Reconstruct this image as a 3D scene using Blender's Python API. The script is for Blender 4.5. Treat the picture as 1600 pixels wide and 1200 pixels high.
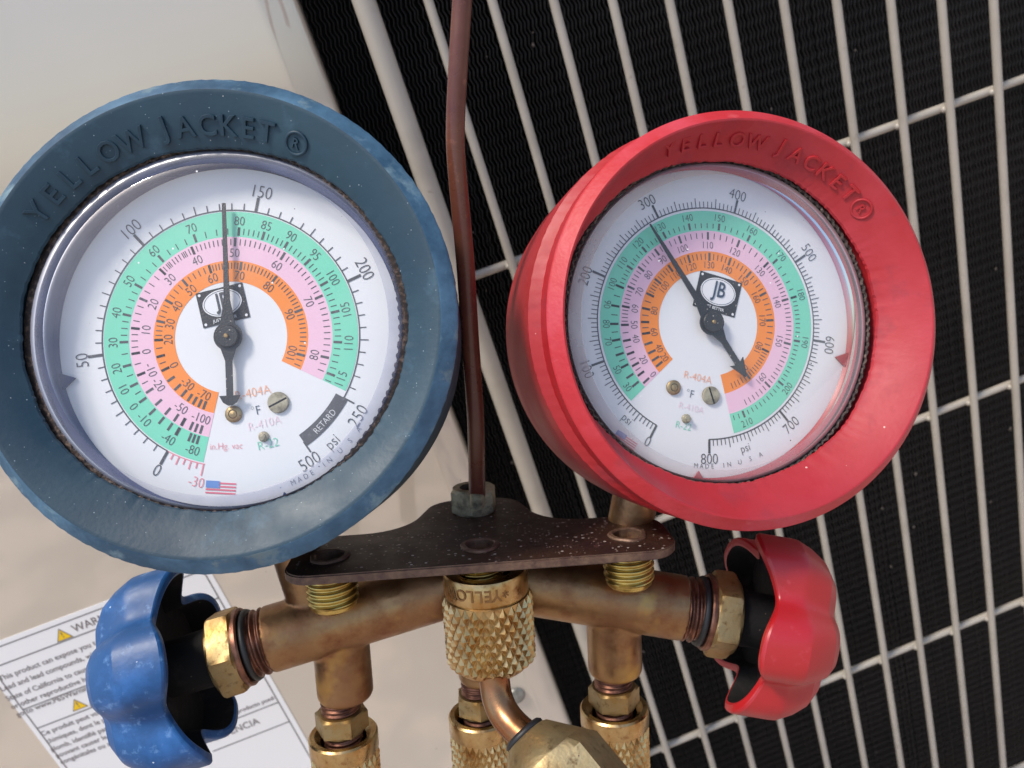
import bpy, math, random
import numpy as np
from mathutils import Matrix, Vector

random.seed(7)
for o in list(bpy.data.objects):
    bpy.data.objects.remove(o)
scene = bpy.context.scene
COL = scene.collection

# ------------------------------------------------------------------ camera
F = 1240.0                                   # focal length in photo pixels (1600 wide)
CAM = Vector((0.0, 0.0, 0.86))
UPv = Vector((-945.0, 2786.0, 1240.0)).normalized()      # world up seen from the camera
Hx = Vector((1.0, 0.37, 0.0)); Hx.z = -(Hx.x*UPv.x + Hx.y*UPv.y)/UPv.z
Hx.normalize()
Yx = UPv.cross(Hx).normalized()
RCW = Matrix((Hx, Yx, UPv))                  # camera axes -> world axes
CM = Matrix.Translation(CAM) @ RCW.to_4x4()
cam = bpy.data.cameras.new('camera')
camo = bpy.data.objects.new('camera', cam); COL.objects.link(camo)
camo.matrix_world = CM
cam.sensor_width = 36.0
cam.lens = 36.0*F/1600.0
cam.clip_start = 0.01
cam.clip_end = 500
cam.dof.use_dof = True
cam.dof.focus_distance = 0.180
cam.dof.aperture_fstop = 26.0
scene.camera = camo

# ------------------------------------------------------------------ light
sd = RCW @ Vector((-0.56, 0.62, 0.55)).normalized()     # towards the sun: high, from the left, behind the camera
EL = math.asin(sd.z); AZ = math.atan2(sd.x, sd.y)
w = bpy.data.worlds.new('World'); scene.world = w; w.use_nodes = True
nt = w.node_tree
bg = nt.nodes['Background']
sky = nt.nodes.new('ShaderNodeTexSky'); sky.sky_type = 'NISHITA'; sky.sun_disc = False
sky.sun_elevation = EL; sky.sun_rotation = AZ
sky.air_density = 1.0; sky.dust_density = 2.0; sky.ozone_density = 1.0
nt.links.new(sky.outputs[0], bg.inputs[0]); bg.inputs[1].default_value = 0.11
sl = bpy.data.lights.new('sun', 'SUN'); sl.energy = 1.5; sl.angle = math.radians(10); sl.color = (1.0, 0.93, 0.83)
so = bpy.data.objects.new('sun', sl); COL.objects.link(so)
so.rotation_euler = sd.to_track_quat('Z', 'Y').to_euler()
so.location = (0, -1, 3)
scene.view_settings.view_transform = 'Standard'
scene.view_settings.look = 'None'
scene.view_settings.exposure = 1.0
scene.view_settings.gamma = 1.0
scene.render.engine = 'CYCLES'
scene.cycles.max_bounces = 8
scene.cycles.transparent_max_bounces = 12
scene.cycles.caustics_reflective = False
scene.cycles.caustics_refractive = False
scene.cycles.use_denoising = True

# ------------------------------------------------------------------ materials
def lin(r, g, b):
    f = lambda c: c/12.92 if c <= .04045 else ((c+.055)/1.055)**2.4
    return (f(r/255), f(g/255), f(b/255))

def mat(name, col, rough=.5, metal=0.0, var=None, specks=None, bump=None, coat=0.0, rvar=None, spec=.5, extra=None):
    """var: list of (scale, detail, lo, hi, colour); specks: list of (scale, size, chance, colour)"""
    m = bpy.data.materials.new(name); m.use_nodes = True
    n = m.node_tree.nodes; L = m.node_tree.links
    b = n['Principled BSDF']
    b.inputs['Roughness'].default_value = rough
    b.inputs['Metallic'].default_value = metal
    b.inputs['Specular IOR Level'].default_value = spec
    if coat:
        b.inputs['Coat Weight'].default_value = coat
        b.inputs['Coat Roughness'].default_value = .05
        b.inputs['Coat IOR'].default_value = 2.2
    tc = n.new('ShaderNodeTexCoord')
    rgb = n.new('ShaderNodeRGB'); rgb.outputs[0].default_value = (*col, 1)
    cur = rgb.outputs[0]
    for v in (var or []):
        sc, det, lo, hi, c2 = v
        nz = n.new('ShaderNodeTexNoise'); nz.inputs['Scale'].default_value = sc; nz.inputs['Detail'].default_value = det
        nz.inputs['Roughness'].default_value = .65
        L.new(tc.outputs['Object'], nz.inputs['Vector'])
        mr = n.new('ShaderNodeMapRange'); mr.inputs['From Min'].default_value = lo; mr.inputs['From Max'].default_value = hi
        L.new(nz.outputs['Fac'], mr.inputs['Value'])
        mx = n.new('ShaderNodeMix'); mx.data_type = 'RGBA'
        L.new(mr.outputs[0], mx.inputs['Factor']); L.new(cur, mx.inputs['A']); mx.inputs['B'].default_value = (*c2, 1)
        cur = mx.outputs['Result']
    spk = None
    for s in (specks or []):
        sc, size, chance, c2 = s
        nz = n.new('ShaderNodeTexNoise'); nz.inputs['Scale'].default_value = sc*1.7; nz.inputs['Detail'].default_value = 1
        L.new(tc.outputs['Object'], nz.inputs['Vector'])
        wv = n.new('ShaderNodeMix'); wv.data_type = 'VECTOR'; wv.inputs['Factor'].default_value = .35/sc
        L.new(tc.outputs['Object'], wv.inputs['A']); L.new(nz.outputs['Color'], wv.inputs['B'])
        vo = n.new('ShaderNodeTexVoronoi'); vo.inputs['Scale'].default_value = sc
        L.new(wv.outputs['Result'] if False else tc.outputs['Object'], vo.inputs['Vector'])
        add = n.new('ShaderNodeMath'); add.operation = 'MULTIPLY_ADD'
        L.new(nz.outputs['Fac'], add.inputs[0]); add.inputs[1].default_value = .25; L.new(vo.outputs['Distance'], add.inputs[2])
        sx = n.new('ShaderNodeSeparateColor'); L.new(vo.outputs['Color'], sx.inputs[0])
        # the size varies from cell to cell
        sz = n.new('ShaderNodeMath'); sz.operation = 'MULTIPLY_ADD'; L.new(sx.outputs[1], sz.inputs[0]); sz.inputs[1].default_value = size; sz.inputs[2].default_value = .125+size*.25
        lt = n.new('ShaderNodeMath'); lt.operation = 'LESS_THAN'; L.new(add.outputs[0], lt.inputs[0]); L.new(sz.outputs[0], lt.inputs[1])
        g2 = n.new('ShaderNodeMath'); g2.operation = 'LESS_THAN'; L.new(sx.outputs[0], g2.inputs[0]); g2.inputs[1].default_value = chance
        mu = n.new('ShaderNodeMath'); mu.operation = 'MULTIPLY'; L.new(lt.outputs[0], mu.inputs[0]); L.new(g2.outputs[0], mu.inputs[1])
        mx = n.new('ShaderNodeMix'); mx.data_type = 'RGBA'
        L.new(mu.outputs[0], mx.inputs['Factor']); L.new(cur, mx.inputs['A']); mx.inputs['B'].default_value = (*c2, 1)
        cur = mx.outputs['Result']
        if metal > 0:
            om = n.new('ShaderNodeMath'); om.operation = 'MULTIPLY_ADD'; L.new(mu.outputs[0], om.inputs[0]); om.inputs[1].default_value = -metal; om.inputs[2].default_value = metal
            L.new(om.outputs[0], b.inputs['Metallic'])
    L.new(cur, b.inputs['Base Color'])
    if rvar:
        sc, lo, hi = rvar
        nz = n.new('ShaderNodeTexNoise'); nz.inputs['Scale'].default_value = sc; nz.inputs['Detail'].default_value = 5
        L.new(tc.outputs['Object'], nz.inputs['Vector'])
        mr = n.new('ShaderNodeMapRange'); mr.inputs['From Min'].default_value = .3; mr.inputs['From Max'].default_value = .7
        mr.inputs['To Min'].default_value = lo; mr.inputs['To Max'].default_value = hi
        L.new(nz.outputs['Fac'], mr.inputs['Value']); L.new(mr.outputs[0], b.inputs['Roughness'])
    if bump:
        sc, st, det = bump
        nz = n.new('ShaderNodeTexNoise'); nz.inputs['Scale'].default_value = sc; nz.inputs['Detail'].default_value = det
        L.new(tc.outputs['Object'], nz.inputs['Vector'])
        bp = n.new('ShaderNodeBump'); bp.inputs['Strength'].default_value = st; bp.inputs['Distance'].default_value = .0004
        L.new(nz.outputs['Fac'], bp.inputs['Height']); L.new(bp.outputs[0], b.inputs['Normal'])
    return m

DUST = lin(225, 222, 215)
M = {}
M['blue_rubber'] = mat('blue rubber', lin(20, 50, 66), .52, var=[(26, 4, .42, .72, lin(34, 66, 80)), (70, 6, .60, .78, lin(58, 90, 108))],
                       specks=[(1500, .12, .16, lin(150, 164, 172)), (800, .05, .08, DUST)], bump=(900, .12, 3), rvar=(90, .42, .6))
M['red_rubber'] = mat('red rubber', lin(168, 32, 38), .48, var=[(30, 5, .45, .75, lin(182, 56, 66)), (80, 6, .56, .78, lin(140, 44, 56)), (14, 4, .5, .8, lin(150, 30, 38))],
                      specks=[(600, .10, .035, lin(235, 180, 170)), (300, .06, .02, lin(120, 30, 30))], bump=(900, .1, 3), rvar=(80, .42, .6))
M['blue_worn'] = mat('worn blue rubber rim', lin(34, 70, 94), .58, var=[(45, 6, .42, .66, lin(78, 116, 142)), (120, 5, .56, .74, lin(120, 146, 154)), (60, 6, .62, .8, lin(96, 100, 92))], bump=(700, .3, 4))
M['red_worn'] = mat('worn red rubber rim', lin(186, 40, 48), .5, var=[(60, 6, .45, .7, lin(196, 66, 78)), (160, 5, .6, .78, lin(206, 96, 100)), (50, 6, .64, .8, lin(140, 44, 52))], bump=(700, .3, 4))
M['dial_white'] = mat('dial enamel', (.78, .79, .80), .45, specks=[(330, .07, .05, lin(60, 60, 66)), (700, .05, .04, lin(70, 70, 75))])
M['green'] = mat('green print', lin(122, 214, 182), .5, specks=[(500, .06, .03, lin(60, 70, 66))])
M['pink'] = mat('pink print', lin(236, 192, 212), .5, specks=[(500, .06, .03, lin(70, 60, 66))])
M['orange'] = mat('orange print', lin(244, 140, 48), .5, specks=[(500, .06, .03, lin(70, 50, 40))])
M['ink'] = mat('black ink', (.075, .075, .08), .5, var=[(900, 3, .55, .75, (.16, .16, .17))])
M['ink_fine'] = mat('grey ink', (.06, .06, .065), .5)
M['ink_blue'] = mat('dark blue ink', lin(50, 70, 90), .5)
M['ink_orange'] = mat('faded orange ink', lin(242, 170, 130), .5)
M['ink_pink'] = mat('faded pink ink', lin(238, 210, 220), .5)
M['ink_green'] = mat('faded green ink', lin(130, 212, 184), .5)
M['ink_red'] = mat('faded red ink', lin(232, 140, 150), .5)
M['flag_blue'] = mat('flag blue', lin(100, 140, 205), .5)
M['flag_red'] = mat('flag red', lin(226, 110, 130), .5)
M['white_ink'] = mat('white ink', (.8, .81, .82), .5)
M['pointer_black'] = mat('pointer black', (.022, .021, .02), .42, specks=[(1500, .22, .12, lin(150, 145, 135)), (800, .12, .08, lin(120, 110, 100))], bump=(2500, .3, 2))
M['blue_liner'] = mat('blue bezel plastic', lin(22, 42, 92), .35)
M['red_liner'] = mat('red bezel plastic', lin(170, 44, 60), .35)
M['seal'] = mat('seal rubber', lin(52, 42, 38), .7, var=[(900, 3, .5, .7, lin(120, 100, 88))])
M['brass'] = mat('brass', lin(202, 174, 124), .3, 1.0, var=[(130, 5, .42, .68, lin(172, 128, 72)), (500, 4, .55, .75, lin(140, 96, 58))], rvar=(220, .22, .45), bump=(1200, .08, 3))
M['pale_brass'] = mat('pale cast brass', lin(176, 158, 118), .5, .88, var=[(120, 5, .42, .66, lin(146, 122, 84)), (400, 4, .56, .75, lin(110, 88, 60))], rvar=(240, .38, .6), bump=(900, .2, 4), specks=[(600, .10, .08, lin(70, 56, 42))])
M['stamp'] = mat('dirty stamped letter', lin(140, 104, 66), .45, .8)
M['dull_brass'] = mat('dull brass', lin(164, 144, 104), .5, .9, var=[(150, 5, .4, .65, lin(160, 124, 72)), (420, 4, .55, .75, lin(112, 84, 54))], rvar=(200, .42, .62), bump=(1000, .2, 3), specks=[(700, .10, .06, lin(70, 55, 40))])
M['bronze'] = mat('tarnished bronze body', lin(160, 126, 86), .38, .95, var=[(38, 6, .40, .66, lin(138, 98, 72)), (110, 5, .48, .72, lin(126, 80, 56)), (60, 3, .55, .75, lin(196, 156, 84))], rvar=(160, .3, .56), bump=(700, .22, 4), specks=[(500, .10, .07, lin(76, 52, 36))])
M['copper'] = mat('copper tube', lin(156, 118, 84), .36, .95, var=[(120, 5, .42, .7, lin(150, 92, 58))], rvar=(200, .2, .4), bump=(900, .08, 3))
M['copper_thread'] = mat('tarnished thread', lin(150, 106, 86), .4, .9, var=[(200, 5, .4, .65, lin(92, 62, 52))], rvar=(300, .3, .55))
M['gold_thread'] = mat('yellow brass thread', lin(204, 178, 104), .3, 1.0, var=[(140, 4, .45, .7, lin(158, 120, 66))], rvar=(200, .22, .45))
M['black_rubber'] = mat('black rubber', (.012, .012, .013), .5, specks=[(900, .12, .05, lin(120, 120, 120))])
M['grime'] = mat('black grime', (.010, .009, .009), .8, spec=.25, var=[(120, 5, .55, .8, (.04, .03, .026))], bump=(500, .5, 4), specks=[(700, .1, .04, lin(90, 80, 70))])
M['steel'] = mat('zinc steel', lin(184, 174, 146), .45, .45, var=[(260, 5, .42, .65, lin(104, 98, 82))], rvar=(300, .3, .6), bump=(900, .3, 4))
M['plate'] = mat('brown painted plate', lin(54, 35, 26), .46, spec=.35, var=[(60, 5, .45, .7, lin(40, 26, 26)), (300, 4, .58, .75, lin(86, 58, 52))],
                 specks=[(640, .2, .40, lin(158, 148, 140)), (1200, .28, .34, lin(126, 110, 102)), (300, .09, .2, lin(205, 200, 196))], bump=(500, .2, 4), rvar=(150, .3, .5))
M['plate_edge'] = mat('worn plate edge', lin(118, 92, 74), .5, .4, var=[(300, 4, .4, .65, lin(86, 62, 54))], bump=(500, .2, 4))
M['vinyl'] = mat('brown vinyl', lin(100, 58, 42), .3, var=[(60, 4, .4, .7, lin(84, 40, 36)), (300, 4, .6, .8, lin(150, 96, 74))], rvar=(130, .2, .4), bump=(350, .2, 4), specks=[(500, .1, .05, lin(190, 160, 140))])
M['knob_blue'] = mat('blue knob plastic', lin(18, 72, 124), .45, var=[(80, 5, .48, .75, lin(48, 104, 168)), (300, 5, .58, .8, lin(110, 150, 196))], rvar=(110, .36, .6), bump=(700, .12, 4),
                        specks=[(600, .10, .05, lin(190, 205, 220))])
M['knob_red'] = mat('red knob plastic', lin(170, 24, 30), .4, spec=.7, var=[(60, 5, .5, .8, lin(150, 24, 32)), (220, 5, .6, .78, lin(186, 60, 66))], rvar=(110, .32, .5), bump=(500, .06, 3), specks=[(300, .08, .02, lin(60, 20, 20))])
M['panel'] = mat('beige enamel', lin(208, 194, 174), .3, coat=1.0, var=[(8, 3, .4, .7, lin(200, 187, 167))], specks=[(160, .05, .03, lin(150, 140, 130))], bump=(14, .05, 2))
M['wire'] = mat('beige coated wire', lin(176, 168, 155), .3, var=[(60, 3, .45, .75, lin(164, 156, 142)), (160, 5, .66, .78, lin(120, 104, 84))], specks=[(200, .06, .03, lin(160, 148, 130))])
M['fin'] = mat('black fins', (.014, .013, .0125), .55, spec=.25, var=[(18, 4, .45, .75, (.022, .019, .018))], specks=[(160, .10, .05, lin(120, 110, 100))])
M['lint'] = mat('grey lint', lin(104, 96, 88), .9)
M['coil_back'] = mat('dark coil core', (.008, .008, .008), .8)
M['sticker'] = mat('sticker paper', (.92, .91, .89), .28)
M['sticker_ink'] = mat('sticker ink', lin(120, 110, 106), .4)
M['sticker_line'] = mat('sticker rule', lin(128, 124, 122), .4)
M['yellow'] = mat('warning yellow', lin(250, 205, 20), .35)
M['galv'] = mat('grey screw paint', lin(150, 150, 145), .4, .5, var=[(300, 3, .4, .7, lin(120, 118, 110))])
M['concrete'] = mat('concrete', (.24, .20, .17), .8, var=[(4.0, 5, .47, .54, (.60, .46, .36)), (30, 5, .5, .7, (.30, .28, .26)), (150, 4, .5, .7, (.30, .28, .25))], bump=(90, .5, 5))

def clear(name, tint, cover, rough=.03, dustsc=None):
    m = bpy.data.materials.new(name); m.use_nodes = True
    n = m.node_tree.nodes; L = m.node_tree.links
    n.remove(n['Principled BSDF'])
    out = n['Material Output']
    tr = n.new('ShaderNodeBsdfTransparent'); tr.inputs[0].default_value = (.97, .97, .97, 1)
    gl = n.new('ShaderNodeBsdfGlossy'); gl.inputs['Roughness'].default_value = rough
    fr = n.new('ShaderNodeFresnel'); fr.inputs[0].default_value = 1.5
    mx = n.new('ShaderNodeMixShader'); L.new(fr.outputs[0], mx.inputs[0]); L.new(tr.outputs[0], mx.inputs[1]); L.new(gl.outputs[0], mx.inputs[2])
    df = n.new('ShaderNodeBsdfDiffuse'); df.inputs[0].default_value = (*tint, 1)
    m2 = n.new('ShaderNodeMixShader'); L.new(mx.outputs[0], m2.inputs[1]); L.new(df.outputs[0], m2.inputs[2])
    tc = n.new('ShaderNodeTexCoord')
    vo = n.new('ShaderNodeTexVoronoi'); vo.inputs['Scale'].default_value = 420; L.new(tc.outputs['Object'], vo.inputs['Vector'])
    sx = n.new('ShaderNodeSeparateColor'); L.new(vo.outputs['Color'], sx.inputs[0])
    lt = n.new('ShaderNodeMath'); lt.operation = 'LESS_THAN'; L.new(vo.outputs['Distance'], lt.inputs[0]); lt.inputs[1].default_value = .09
    l2 = n.new('ShaderNodeMath'); l2.operation = 'LESS_THAN'; L.new(sx.outputs[0], l2.inputs[0]); l2.inputs[1].default_value = .10
    mu = n.new('ShaderNodeMath'); mu.operation = 'MULTIPLY'; L.new(lt.outputs[0], mu.inputs[0]); L.new(l2.outputs[0], mu.inputs[1])
    nz = n.new('ShaderNodeTexNoise'); nz.inputs['Scale'].default_value = 60; nz.inputs['Detail'].default_value = 6; L.new(tc.outputs['Object'], nz.inputs['Vector'])
    mr = n.new('ShaderNodeMapRange'); mr.inputs['From Min'].default_value = .45; mr.inputs['From Max'].default_value = .8; mr.inputs['To Min'].default_value = cover; mr.inputs['To Max'].default_value = cover*2+.05
    L.new(nz.outputs['Fac'], mr.inputs['Value'])
    mm = n.new('ShaderNodeMath'); mm.operation = 'MAXIMUM'; L.new(mu.outputs[0], mm.inputs[0]); L.new(mr.outputs[0], mm.inputs[1])
    L.new(mm.outputs[0], m2.inputs[0]); L.new(m2.outputs[0], out.inputs[0])
    return m
M['crystal'] = clear('clear crystal', (.75, .75, .75), .015)
M['crystal_rim'] = clear('clear crystal rim over blue', (.20, .22, .32), .32, .45)
M['crystal_rim_red'] = clear('clear crystal rim over red', (.40, .32, .32), .32, .35)

# ------------------------------------------------------------------ mesh helpers (millimetres)
S = .001
class MB:
    def __init__(s): s.v = []; s.f = []; s.m = []; s.sm = []
    def add(s, vs, fs, X=None, mi=0, smooth=True):
        k = len(s.v)
        if X is not None: vs = [tuple(X @ Vector(v)) for v in vs]
        s.v += [tuple(v) for v in vs]; s.f += [tuple(i+k for i in f) for f in fs]
        s.m += [mi]*len(fs); s.sm += [smooth]*len(fs)
        return s

WM = {}
def obj(name, mb, mats, parent=None, X=Matrix(), angle=35, kind=None):
    """X: millimetre frame in camera axes; the mesh is linked in world metres under its parent"""
    me = bpy.data.meshes.new(name)
    me.from_pydata([(v[0]*S, v[1]*S, v[2]*S) for v in mb.v], [], mb.f)
    for m in (mats if isinstance(mats, (list, tuple)) else [mats]): me.materials.append(m)
    me.polygons.foreach_set('material_index', mb.m)
    me.polygons.foreach_set('use_smooth', mb.sm)
    me.validate(); me.update()
    if any(mb.sm): me.set_sharp_from_angle(angle=math.radians(angle))
    o = bpy.data.objects.new(name, me); COL.objects.link(o)
    place(o, parent, CM @ mm(X))
    if kind: o['kind'] = kind
    return o
def mm(X):
    Y = X.copy(); Y.translation = X.translation*S; return Y
def place(o, parent, Wd):
    WM[o.name] = Wd
    if parent is None: o.matrix_world = Wd
    else:
        o.parent = parent; o.matrix_basis = WM[parent.name].inverted() @ Wd
def root(name, label, cat, X, group=None, world=None):
    o = bpy.data.objects.new(name, None); COL.objects.link(o); o.empty_display_size = .01
    place(o, None, world if world is not None else CM @ mm(X))
    o['label'] = label; o['category'] = cat
    if group: o['group'] = group
    return o
def sub(name, parent, X, label=None):
    o = bpy.data.objects.new(name, None); COL.objects.link(o); o.empty_display_size = .01
    place(o, parent, CM @ mm(X))
    if label: o['label'] = label
    return o
def U(px, py, d): return Vector(((px-800)/F*d, (600-py)/F*d, -d))
def frame(o, z, xh=(1, 0, 0)):
    z = Vector(z).normalized(); x = Vector(xh); x = (x - z*x.dot(z)).normalized(); y = z.cross(x)
    A = Matrix((x, y, z)).transposed().to_4x4(); A.translation = Vector(o); return A
def T(x, y, z): return Matrix.Translation((x, y, z))
def RZ(a): return Matrix.Rotation(a, 4, 'Z')

def lathe(prof, n=64, rfun=None, cap0=False, cap1=False):
    vs = []; fs = []
    for (r, z) in prof:
        for i in range(n):
            a = 2*math.pi*i/n
            rr = rfun(r, z, a) if rfun else r
            if isinstance(rr, tuple): vs.append(rr)
            else: vs.append((rr*math.cos(a), rr*math.sin(a), z))
    for j in range(len(prof)-1):
        for i in range(n):
            k = (i+1) % n
            fs.append((j*n+i, j*n+k, (j+1)*n+k, (j+1)*n+i))
    if cap0: fs.append(tuple(range(n))[::-1])
    if cap1: fs.append(tuple((len(prof)-1)*n+i for i in range(n)))
    return vs, fs

def annulus(r0, r1, a0, a1, z, n=None):
    """flat annular sector from angle a0 to a1 (degrees)"""
    n = n or max(2, int(abs(a1-a0)/1.5))
    vs = []; fs = []
    for i in range(n+1):
        a = math.radians(a0+(a1-a0)*i/n)
        vs += [(r0*math.cos(a), r0*math.sin(a), z), (r1*math.cos(a), r1*math.sin(a), z)]
    for i in range(n):
        q = (2*i, 2*i+1, 2*i+3, 2*i+2)
        fs.append(q if a1 > a0 else q[::-1])
    return vs, fs
def tick(r0, r1, a, wd, z):
    a = math.radians(a); c, s = math.cos(a), math.sin(a); h = wd/2
    return [(r0*c+s*h, r0*s-c*h, z), (r1*c+s*h, r1*s-c*h, z), (r1*c-s*h, r1*s+c*h, z), (r0*c-s*h, r0*s+c*h, z)], [(0, 1, 2, 3)]

def tube(path, r, n=20, caps=True):
    P = [Vector(p) for p in path]; rr = r if isinstance(r, (list, tuple)) else [r]*len(P)
    vs = []; fs = []; up = None
    for i, p in enumerate(P):
        t = (P[min(i+1, len(P)-1)]-P[max(i-1, 0)]).normalized()
        if up is None: up = t.orthogonal().normalized()
        up = (up - t*up.dot(t)).normalized(); sd_ = t.cross(up)
        for k in range(n):
            a = 2*math.pi*k/n
            vs.append(tuple(p + (up*math.cos(a)+sd_*math.sin(a))*rr[i]))
    for i in range(len(P)-1):
        for k in range(n):
            k2 = (k+1) % n
            fs.append((i*n+k, i*n+k2, (i+1)*n+k2, (i+1)*n+k))
    if caps: fs += [tuple(range(n))[::-1], tuple((len(P)-1)*n+k for k in range(n))]
    return vs, fs
def smoothpath(pts, m=8):
    P = [Vector(p) for p in pts]; out = []
    for i in range(len(P)-1):
        p0, p1, p2, p3 = P[max(i-1, 0)], P[i], P[i+1], P[min(i+2, len(P)-1)]
        for k in range(m):
            t = k/m
            out.append(.5*((2*p1)+(p2-p0)*t+(2*p0-5*p1+4*p2-p3)*t*t+(3*p1-p0-3*p2+p3)*t**3))
    out.append(P[-1]); return out

def hexnut(rc, z0, z1, rot=0, ch=.9, bore=None, n=96, ch0=True, ch1=True):
    """hex with turned (chamfered) ends; rc = corner radius"""
    ap = rc*math.cos(math.pi/6)
    def hr(a):
        b = (a-rot) % (math.pi/3) - math.pi/6
        return ap/math.cos(b)
    L = z1-z0; N = 10
    zs = [z0+L*i/N for i in range(N+1)]
    vs = []; fs = []
    sl_ = 1.9
    for z in zs:
        for i in range(n):
            a = 2*math.pi*i/n+rot
            lim = 99
            if ch0: lim = min(lim, ap-ch*.2+(z-z0)*sl_)
            if ch1: lim = min(lim, ap-ch*.2+(z1-z)*sl_)
            r = min(hr(a), max(lim, ap*.9))
            vs.append((r*math.cos(a), r*math.sin(a), z))
    for j in range(N):
        for i in range(n):
            k = (i+1) % n; fs.append((j*n+i, j*n+k, (j+1)*n+k, (j+1)*n+i))
    if bore:
        for z, top in ((z0, False), (z1, True)):
            b = len(vs)
            for i in range(n):
                a = 2*math.pi*i/n+rot; vs.append((bore*math.cos(a), bore*math.sin(a), z))
            o0 = N*n if top else 0
            for i in range(n):
                k = (i+1) % n; q = (o0+i, o0+k, b+k, b+i); fs.append(q if top else q[::-1])
    else:
        fs.append(tuple(range(n))[::-1]); fs.append(tuple(N*n+i for i in range(n)))
    return vs, fs

def thread(r, dep, pitch, z0, z1, n=48, cap=True):
    """helical thread on a rod from z0 to z1"""
    m = int((z1-z0)/pitch*8)
    vs = []; fs = []
    for j in range(m+1):
        z = z0+(z1-z0)*j/m
        for i in range(n):
            a = 2*math.pi*i/n
            ph = ((z/pitch - i/n) % 1.0)
            t = abs(ph-.5)*2
            t = min(1, max(0, (t-.18)/.64))
            fade = min(1, (z-z0)/.6, (z1-z)/.6)
            rr = r-dep+dep*t*max(0, fade)
            vs.append((rr*math.cos(a), rr*math.sin(a), z))
    for j in range(m):
        for i in range(n):
            k = (i+1) % n; fs.append((j*n+i, j*n+k, (j+1)*n+k, (j+1)*n+i))
    if cap: fs += [tuple(range(n))[::-1], tuple(m*n+i for i in range(n))]
    return vs, fs

def knurl(r, h, n, pz, z0, z1, rfun=None):
    """diamond knurl: one little pyramid per cell"""
    vs = []; fs = []
    na = n
    amax = int(n + (z1-z0)/pz*2) + 4
    seen = set()
    for i in range(-amax, amax):
        for j in range(-amax, amax):
            # th=(i+j)*pi/n ; z=z0+(i-j)*pz/2
            zc = z0+(i-j)*pz/2
            if not (0 <= (i+j) < 2*n): continue
            if zc-pz*.5 < z0-.01-pz*.25 or zc+pz*.5 > z1+.01+pz*.25: continue
            jit = random.uniform(-.12, .12)
            for (di, dj, up) in ((-.47, -.47, 0), (.47, -.47, 0), (.47, .47, 0), (-.47, .47, 0), (-.12, -.12, 1), (.12, -.12, 1), (.12, .12, 1), (-.12, .12, 1)):
                th = (i+di+j+dj)*math.pi/n; z = zc+(di-dj)*pz/2
                z = min(z1, max(z0, z))
                rr = r+(h*(1+jit) if up else 0)
                if rfun: rr = rfun(rr, z)
                vs.append((rr*math.cos(th), rr*math.sin(th), z))
            b = len(vs)-8
            for a, c in ((0, 1), (1, 2), (2, 3), (3, 0)): fs.append((b+a, b+c, b+4+c, b+4+a))
            fs.append((b+4, b+5, b+6, b+7))
    return vs, fs

# ------------------------------------------------------------------ text
_fc = {}
def glyphs(jobs):
    """jobs: list of (string, size, extrude, bevel, xscale) -> dict of (verts, faces) centred on the origin"""
    tmp = []
    for key in jobs:
        if key in _fc: continue
        s, size, ex, bv, xs = key
        cu = bpy.data.curves.new('t', 'FONT'); cu.body = s; cu.size = size
        cu.extrude = ex; cu.bevel_depth = bv; cu.bevel_resolution = 1
        cu.resolution_u = 3
        if ex == 0 and bv == 0: cu.offset = -.014*size
        cu.align_x = 'CENTER'; cu.align_y = 'CENTER'
        o = bpy.data.objects.new('t', cu); COL.objects.link(o); tmp.append((key, o))
    if not tmp: return
    bpy.context.view_layer.update()
    dg = bpy.context.evaluated_depsgraph_get()
    for key, o in tmp:
        me = bpy.data.meshes.new_from_object(o.evaluated_get(dg))
        vs = [tuple(v.co) for v in me.vertices]; fs = [tuple(p.vertices) for p in me.polygons]
        if vs:
            x0 = min(v[0] for v in vs); x1 = max(v[0] for v in vs); y0 = min(v[1] for v in vs); y1 = max(v[1] for v in vs)
            cx, cy = (x0+x1)/2, (y0+y1)/2
            xs = key[4]
            vs = [((x-cx)*xs, y-cy, z) for x, y, z in vs]
            _fc[key] = (vs, fs, (x1-x0)*xs, y1-y0)
        else: _fc[key] = ([], [], 0, 0)
        bpy.data.meshes.remove(me); bpy.data.objects.remove(o)

# ------------------------------------------------------------------ gauges
def interp(tab, t):
    for (a, pa), (b, pb) in zip(tab, tab[1:]):
        if a <= t <= b: return pa+(pb-pa)*(t-a)/(b-a)
R22 = [(-80, -20/30), (-60, -12/30), (-40, .6), (-30, 4.9), (-20, 10.2), (-10, 16.5), (0, 24), (10, 32.8), (20, 43), (30, 54.9), (40, 68.5), (50, 84), (60, 101.6), (70, 121.4), (80, 143.6), (90, 168.4), (100, 195.9), (110, 226.4), (115, 242.8), (120, 260), (130, 297), (140, 337), (150, 382), (160, 430), (170, 482), (180, 541), (190, 605), (200, 672), (210, 746), (214, 778)]
R410 = [(-100, -20/30), (-80, -9/30), (-60, .5), (-50, 4.9), (-40, 10.8), (-30, 17.9), (-20, 26.1), (-10, 36.5), (0, 48.4), (10, 62.2), (20, 78.7), (30, 97.5), (40, 118), (50, 142), (60, 170), (70, 201), (80, 235), (90, 273), (100, 317), (110, 365), (120, 418), (130, 476), (140, 541), (150, 612), (160, 688), (168, 752)]
R404 = [(-70, -14/30), (-60, -7/30), (-50, .6), (-40, 4.9), (-30, 10.3), (-20, 16.8), (-10, 24.6), (0, 33), (10, 43.3), (20, 55.3), (30, 68.9), (40, 84.7), (50, 103), (60, 124), (70, 147), (80, 174), (90, 204), (100, 237), (110, 276), (120, 322), (130, 368), (140, 414), (150, 464), (160, 516), (170, 573), (180, 638), (190, 706), (196, 756)]

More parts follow.
